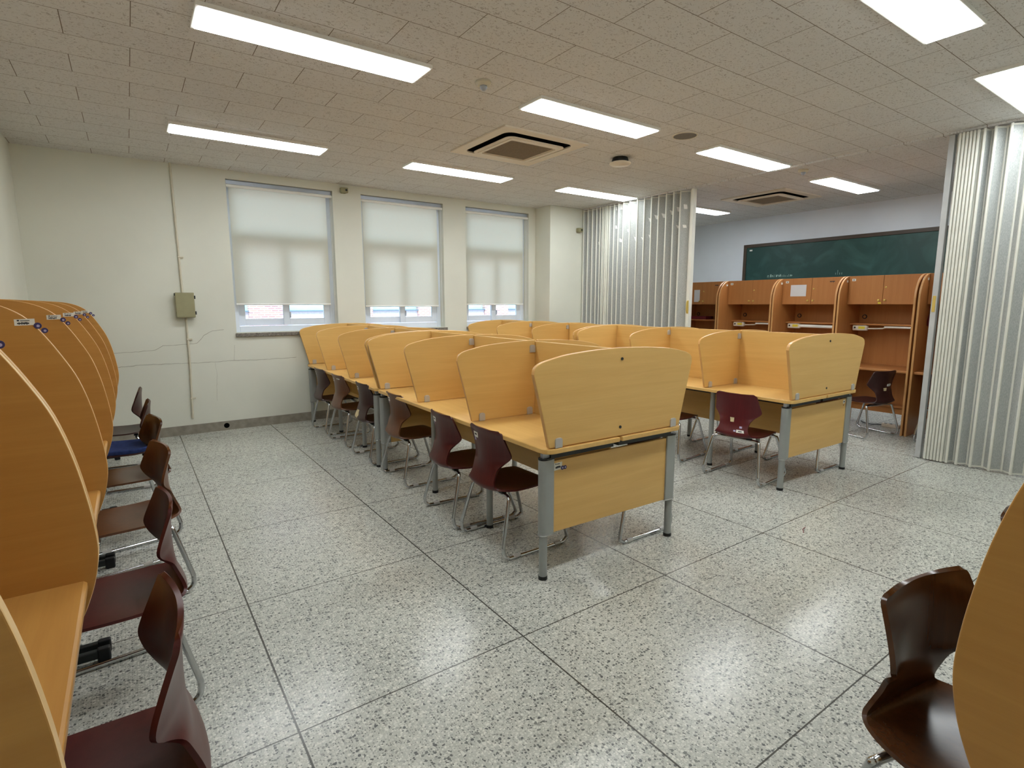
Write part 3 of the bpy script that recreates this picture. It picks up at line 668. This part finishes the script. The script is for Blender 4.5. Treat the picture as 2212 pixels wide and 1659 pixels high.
# ------------------------------------------------------------------ bulging wall carrels (left wall and beside the camera)
CP = [(.0, 1.487), (.15, 1.485), (.29, 1.475), (.36, 1.462), (.42, 1.438), (.47, 1.40), (.515, 1.335), (.56, 1.252), (.598, 1.165), (.628, 1.05), (.648, .925), (.6565, .83), (.655, .775), (.645, .718), (.630, .668), (.605, .61), (.565, .56), (.50, .52), (.40, .50)]
CPO = [(p[0], p[1]) for p in catmull([(a, c, 0) for a, c in CP], 4)] + [(0.0, .50)]
def wall_carrel(loc, rz, l0, l1, label, cat='desk', stickers='near', grp='bulging wooden study carrels', row='left', inset=0.0):
    """local x out from the wall, local y along it"""
    t = thing('study_carrel', label, cat, loc, rz, grp); th = .022
    for l in (l0, l1-th):
        q = inset if l == l0 else 0
        p = MB().prism([(a*(1-q*1.6), c if c < .72 else .72+(c-.72)*(1-q)) for a, c in CPO], 'y', l, l+th, True).build('side_panel', ['honey_x', 'edge_light' if l1 < .3 else 'edge_honey'], t, bevel=.0025)
        if stickers == 'near' and l != l0 or stickers == 'both':
            yy = l-.0003
            MB().prism([(.435, 1.375), (.492, 1.377), (.492, 1.40), (.435, 1.398)], 'y', yy-.0008, yy).build('label_sticker', 'label', p)
            mb = MB(); xx = .443
            for k in range(9): wd = random.uniform(.0025, .0042); mb.box(xx, xx+wd, yy-.0013, yy-.0006, 1.381-random.choice((0, .002)), 1.381+random.uniform(.004, .007)); xx += wd+.0005
            mb.box(.443, .449, yy-.0013, yy-.0006, 1.391, 1.396); mb.box(.452, .478, yy-.0013, yy-.0006, 1.3915, 1.394)
            mb.build('print', 'ink', p)
            for v, z, r_ in ((.499, 1.374, .0115), (.517, 1.356, .010)):
                MB().lathe([(0, -.0018), (r_, -.0018), (r_, 0)], (v, yy, z), 20, 'y').build('round_sticker', 'purple', p)
                MB().lathe([(0, -.0026), (r_*.42, -.0026), (r_*.45, 0)], (v+.001, yy, z-.001), 12, 'y').build('print', 'lilac', p)
    a, c = l0+th, l1-th
    MB().prism([(.02, ZT-.028), (.02, ZT), (.618, ZT), (.626, ZT-.006), (.626, ZT-.022), (.618, ZT-.028)], 'y', a, c).build('desktop', 'honey_y', t, bevel=.003)
    B(.002, .02, a, c, .5, 1.46).build('back_panel', 'honey_y', t)
    B(.02, .24, a, c, 1.10, 1.118).build('shelf', 'honey_y', t, bevel=.002)
    for l in (l0+.03, l1-.03):
        lg = B(.27, .33, l-.013, l+.013, .05, ZT-.03).build('leg', 'dark_steel', t, bevel=.003)
        B(.06, .575, l-.013, l+.013, .018, .052).build('foot_bar', 'dark_steel', lg, bevel=.004)
        B(.555, .6, l-.015, l+.015, .0, .058).build('foot_cap', 'black', lg, bevel=.006)
        B(.05, .09, l-.015, l+.015, 0, .058).build('foot_cap', 'black', lg, bevel=.006)
YS = [-.93, .010, .892, 1.867, 2.736, 3.589, 4.472]
LC = ['wooden wall carrel at the lower left corner, nearest the camera', 'second wooden wall carrel along the left wall, beyond the double light edge',
      'third wooden wall carrel from the camera along the left wall', 'fourth wooden wall carrel from the camera along the left wall',
      'wooden wall carrel along the left wall where the blue cushion chair stands', 'last wooden wall carrel on the left, closest to the windows']
for k in range(6):
    wall_carrel((XL, 0, 0), 0, YS[k]+(.0 if k == 0 else .006), YS[k+1], LC[k], inset=.012 if k > 1 else 0.0)
for k in range(2):
    l1 = -.80-k*.9; wall_carrel((0, YF, 0), PI/2, l1-.894, l1, ['wooden carrel whose bulging end panel fills the right edge', 'wooden carrel hidden behind the bulging end panel at right'][k], stickers='none', row='right')

# ------------------------------------------------------------------ tall carrels with cabinets in the far room
TC_P = [(0, 0), (0, 1.775), (-.335, 1.775)] + [(-.335-.235*math.sin(a), 1.775-.26+.26*math.cos(a)) for a in [PI/2*k/10 for k in range(1, 11)]] + [(-.57, 0)]
def tall_carrel(l0, label, unit):
    """front towards -x; local x=0 is the back, local y along the row"""
    t = thing('tall_carrel', label, 'carrel', (7.10, l0, 0), 0, 'tall wooden carrels with cupboards'); W = .79; th = .022
    for l in (0, W-th):
        p = MB().prism(TC_P, 'y', l, l+th, True).build('side_panel', ['cherry_z', 'edge_cherry'], t, bevel=.004)
        if l > 0:
            B(-.42, -.385, l-.0012, l, 1.70, 1.725).build('label_sticker', 'label', p)
    a, c = th, W-th; m = W/2
    B(-.012, 0, a, c, .15, 1.76).build('back_panel', 'cherry_z', t)
    mb = MB(); mb.box(-.355, -.012, a, c, 1.445, 1.463); mb.box(-.355, -.012, a, c, 1.755, 1.773); mb.box(-.355, -.012, m-.008, m+.008, 1.463, 1.755)
    mb.build('cupboard_body', 'cherry_y', t)
    for i, (y0, y1) in enumerate(((a+.002, m-.0015), (m+.0015, c-.002))):
        d = B(-.373, -.356, y0, y1, 1.443, 1.772).build('door', 'cherry_z', t, bevel=.002)
        ky = y1-.03 if i == 0 else y0+.03
        MB().lathe([(0, -.03), (.010, -.028), (.012, -.022), (.006, -.012), (.006, 0)], (-.373, ky, 1.49), 14, 'x').build('knob', 'brass', d, smooth=True)
        if i == 0: MB().lathe([(0, -.008), (.009, -.006), (.010, 0)], (-.373, y1-.025, 1.635), 12, 'x').build('lock', 'brass', d, smooth=True)
        if i == 1:
            B(-.3745, -.373, y1-.075, y1-.035, 1.715, 1.742).build('label_sticker', 'label', d); B(-.375, -.3745, y1-.062, y1-.048, 1.724, 1.733).build('print', 'ink', d)
            if unit == 2: B(-.3745, -.373, y1-.305, y1-.105, 1.545, 1.69).build('paper_notice', 'paper', d)
            if unit == 1: B(-.3745, -.373, y0+.04, y0+.14, 1.48, 1.66).build('paper_notice', 'paper', d)
            if unit == 3: B(-.3745, -.373, y0+.01, y0+.04, 1.448, 1.468).build('yellow_tag', 'yellow', d)
        elif unit in (1, 2):
            mb = MB()
            for q in range(5): mb.box(-.3745, -.373, y0+.10+q*.012, y0+.109+q*.012, 1.712+random.uniform(-.004, .004), 1.726)
            mb.build('worn_mark', 'ink', d)
    B(-.25, -.012, a, c, 1.197, 1.215).build('shelf', 'cherry_y', t, bevel=.002)
    B(-.545, -.012, a, c, ZT-.03, ZT).build('desktop', 'cherry_y', t, bevel=.008)
    B(-.14, -.12, a, c, .16, .24).build('foot_rail', 'cherry_y', t, bevel=.003)
    B(-.17, -.012, a, c, .24, .262).build('low_ledge', 'cherry_y', t)
    MB().lathe([(.018, -.006), (.026, -.006), (.028, 0), (.018, 0)], (-.012, c-.06, 1.292), 18, 'x').build('cable_ring', 'black', t)
    return t
TLB = ['tall wooden carrel mostly hidden by the partition edge, red folder on its shelf', 'tall wooden carrel second from the left, behind the partition handle',
       'tall wooden carrel with the blank white notice on its cupboard door', 'tall wooden carrel with open desk next to the sideways chair', 'tall wooden carrel cut off by the right partition']
for k, l0 in enumerate((2.955, 2.150, 1.348, .545, -.262)): tall_carrel(l0, TLB[k], {0: 1, 1: 0, 2: 2, 3: 3, 4: 0}[k])
def task_light(l0, full, label):
    t = thing('task_light', label, 'lamp', (6.87, l0, 1.13), 0, 'task lights under the carrel shelves')
    B(-.02, .03, .575, .74, .0, .062).build('housing', 'cream', t, bevel=.012)
    B(-.0215, -.02, .60, .67, .02, .05).build('yellow_label', 'yellow', t); B(-.022, -.02, .70, .72, .025, .045).build('switch', 'black', t, bevel=.002)
    if full: MB().tube([(.0, .15, .03), (.0, .58, .034)], .02, 12).build('tube', 'white_paint', t, smooth=True)
    else: 
        MB().tube([(.0, .05, .048), (.0, .40, .048)], .012, 12).build('tube', 'white_paint', t, smooth=True)
        MB().tube([(.005, .38, .048), (.005, .42, .03), (.005, .58, .024)], .008, 8).build('bracket', 'cream', t, smooth=True)
    B(.0, .02, .60, .70, .06, .067).build('mount', 'cream', t)
task_light(2.150, False, 'task light under the shelf of the second carrel from the left')
task_light(1.348, True, 'task light with a thick white tube under the middle carrel shelf')
task_light(.545, False, 'task light under the shelf above the sideways chair')
fd = B(-.09, .09, -.14, .14, 0, .045).build('folder', 'maroon', None, bevel=.006); fd.location = (6.99, 3.53, 1.2155)
tag(fd, 'maroon folder box on the shelf of the leftmost tall carrel', 'folder')
t = thing('cloth_pouch', 'maroon cloth pouch hanging inside the carrel by the right partition', 'pouch', (6.80, .478, 1.2))
mb = MB(); mb.tube([(0, 0, 0), (0, 0, .01), (0, -.003, .06), (0, 0, .12), (0, .01, .14)], [.005, .035, .04, .028, .012], 12); mb.build('bag', 'maroon', t, smooth=True)
MB().tube([(0, .01, .14), (0, .02, .20), (0, .042, .235)], .003, 6).build('strap', 'maroon', t)
t = thing('power_strip', 'pale power strip on the floor under the far carrel', 'power strip', (6.93, .80, 0), .1)
B(-.03, .03, -.09, .09, 0, .04).build('body', 'cream', t, bevel=.006)
for k in range(3): MB().lathe([(0, .0412), (.016, .0412), (.018, .04)], (0, -.055+k*.055, 0), 14).build('socket', 'black', t)
MB().tube([(p[0], p[1], p[2]) for p in catmull([(0, .09, .015), (.03, .14, .008), (-.02, .22, .008), (.04, .30, .008), (.10, .34, .008)], 6)], .005, 6).build('cord', 'black', t)
# chalkboard
t = thing('chalkboard', 'long green chalkboard with dark frame on the far wall', 'chalkboard', (XR, .0, 1.88))
yb0, yb1, hb = -.6, 3.99, .605
B(-.03, 0, yb0, yb1, -.5, hb-.05).build('writing_surface', 'board', t)
mb = MB(); mb.box(-.045, 0, yb0, yb1, hb-.055, hb); mb.box(-.045, 0, yb1-.055, yb1, -.55, hb-.055); mb.box(-.045, 0, yb0, yb0+.055, -.55, hb-.055); mb.box(-.045, 0, yb0, yb1, -.58, -.53)
mb.build('frame', wood('frame_dark', (54, 44, 34), (78, 62, 48), 'y', .5), t, bevel=.003)
mb = MB(); yy = 3.52
while yy > 3.1:
    h = random.uniform(.02, .05); mb.box(-.0315, -.030, yy-.005, yy, .02, .02+h)
    if random.random() < .5: mb.box(-.0315, -.030, yy-.022, yy-.005, .02+h*random.random(), .025+h*random.random())
    yy -= random.uniform(.018, .032)
for k in range(4): mb.box(-.0315, -.030, 2.40-k*.03, 2.406-k*.03, .02, .05)
mb.box(-.0315, -.030, 2.37, 2.376, .02, .09)
mb.build('chalk_writing', 'chalk', t)
B(-.032, -.03, 3.83, 3.88, .49, .515).build('label_sticker', 'label', t)

# ------------------------------------------------------------------ folding partitions
def partition(ys, label, post_y, post_dir, handle, spots=()):
    """ys: fold positions along the track from the post; alternating near / far folds"""
    t = thing('folding_partition', label, 'partition', (XP, 0, 0), 0, 'grey pleated folding partitions'); Z0, Z1 = .015, ZP
    mb = MB(); P = []
    for k, (yy, xo) in enumerate(ys): P.append((xo, yy))
    n = len(P); th = .004
    vs = [(x, y, Z0) for x, y in P]+[(x, y, Z1) for x, y in P]+[(x+.01, y, Z0) for x, y in P]+[(x+.01, y, Z1) for x, y in P]; fs = []
    for k in range(n-1): fs += [(k, k+1, n+k+1, n+k), (2*n+k, 3*n+k, 3*n+k+1, 2*n+k+1), (k, 2*n+k, 2*n+k+1, k+1), (n+k, n+k+1, 3*n+k+1, 3*n+k)]
    mb.add(vs, fs); mb.build('pleats', 'vinyl', t)
    for k, (yy, xo) in enumerate(ys):
        w_ = .011 if xo < 0 else .010
        MB().tube([(xo-.002 if xo < 0 else xo-.004, yy, Z0-.003), (xo-.002 if xo < 0 else xo-.004, yy, Z1+.003)], w_, 6).build('rib', 'rib', t)
    mb = MB()
    for z in (Z0, Z1-.014):
        for k in range(n-1):
            (x0, y0), (x1, y1) = P[k], P[k+1]; mb.add([(x0-.004, y0, z), (x1-.004, y1, z), (x1-.004, y1, z+.014), (x0-.004, y0, z+.014)], [(0, 1, 2, 3)])
    mb.build('hem', 'rib', t)
    for (sy, sz, sw, shh, slant) in spots:
        for k in range(n-1):
            (xa, ya), (xb, yb) = P[k], P[k+1]
            if xa < 0 < xb and yb <= sy <= ya and ya-yb > .03:
                q = []
                for dy, dz in ((-sw/2, -shh/2), (sw/2*.6, -shh/2+slant*.4), (sw/2, shh/2+slant), (-sw/2*.7, shh/2*.8)):
                    yy_ = max(yb+.012, min(ya-.014, sy+dy)); f_ = (ya-yy_)/(ya-yb); q.append((xa+(xb-xa)*f_-.0035, yy_, sz+dz))
                mb = MB(); mb.add(q+[(x+.002, y, z) for x, y, z in q], [(0, 1, 2, 3), (7, 6, 5, 4), (0, 4, 5, 1), (1, 5, 6, 2), (2, 6, 7, 3), (3, 7, 4, 0)]); mb.build('torn_spot', 'white_paint', t)
                break
    p = B(-.03, .03, post_y-.022, post_y+.022, .004, ZP+.008).build('lead_post', 'rib' if post_dir < 0 else 'post_grey', t, bevel=.004)
    if handle == 'loop':
        MB().tube(catmull([(-.03, post_y, 1.49), (-.055, post_y-.004, 1.47), (-.06, post_y-.004, 1.41), (-.055, post_y-.004, 1.35), (-.03, post_y, 1.33)], 5), .007, 8).build('pull_handle', 'brass', p, smooth=True)
        B(-.033, -.03, post_y-.014, post_y+.014, 1.325, 1.495).build('handle_plate', 'brass', p)
    else: B(-.034, -.03, post_y-.012, post_y+.012, 1.375, 1.52).build('handle_plate', 'brass', p, bevel=.001)
ys = []
yl = [4.82, 4.72, 4.62, 4.525, 4.45, 4.40, 4.37, 4.335, 4.31, 4.285, 4.25, 4.16, 4.07, 3.975, 3.848, 3.71, 3.58, 3.452, 3.328, 3.20, 3.08, 2.97]
full = []
for k in range(len(yl)): 
    full.append((yl[k], -.045))
    if k < len(yl)-1: full.append((yl[k]*.30+yl[k+1]*.70 if yl[k]-yl[k+1] > .06 else (yl[k]+yl[k+1])/2, .05))
full.append((2.87, .04))
SPOTS = [(4.84, 2.549, 0.045, 0.12, 0.06), (4.483, 2.705, 0.04, 0.06, 0.0), (4.263, 2.828, 0.05, 0.06, 0), (4.26, 2.561, 0.05, 0.05, 0.0), (4.154, 2.845, 0.04, 0.05, 0), (4.15, 2.582, 0.04, 0.05, 0), (4.038, 2.854, 0.09, 0.07, 0), (3.89, 2.858, 0.09, 0.06, 0), (4.005, 2.544, 0.04, 0.06, 0), (4.033, 2.358, 0.09, 0.03, 0.04), (3.755, 2.357, 0.09, 0.05, 0.03), (3.622, 2.351, 0.09, 0.03, 0.03), (3.498, 2.376, 0.07, 0.05, 0.01), (3.499, 2.599, 0.08, 0.05, 0.015), (3.384, 2.624, 0.08, 0.05, 0.015), (3.26, 2.628, 0.08, 0.05, 0.015), (3.131, 2.647, 0.07, 0.05, 0.02), (3.028, 2.686, 0.05, 0.06, 0), (2.92, 2.703, 0.04, 0.06, 0), (3.027, 2.452, 0.05, 0.03, 0.02), (2.921, 2.455, 0.04, 0.04, 0), (3.907, 2.502, 0.06, 0.03, 0.01), (4.491, 2.359, 0.05, 0.03, 0.03), (4.645, 2.386, 0.04, 0.05, 0), (4.261, 2.343, 0.04, 0.03, 0)]
partition([(4.846, .03)]+full, 'grey folding partition section joining the pillar, white ribs', 2.80, -1, 'loop', SPOTS)
yr = [(.075, .04)]
yy = .048
for k in range(12): yr.append((yy, -.045 if k % 2 == 0 else -.012)); yy -= .0125
yr += [(-.118, -.045), (-.15, .03), (-.19, -.045), (-.25, .025), (-.29, -.042), (-.36, .022), (-.42, -.045), (-.49, .022), (-.565, -.045)]
yy = -.635
for k in range(10): yr += [(yy, .022), (yy-.075, -.045)]; yy -= .145
yr.append((-2.14, .0))
partition([(a, b) for a, b in yr if a > -2.16], 'grey folding partition stack at the right edge of the photo', .112, 1, 'plate')

# small litter on the floor
tw = MB().tube([(0, 0, .003), (.05, .03, .004), (.09, .035, .003)], .0025, 5).build('twig', 'maroon', None); tw.location = (3.059, -0.151, 0)
tag(tw, 'tiny reddish splinter lying on the open floor', 'splinter')
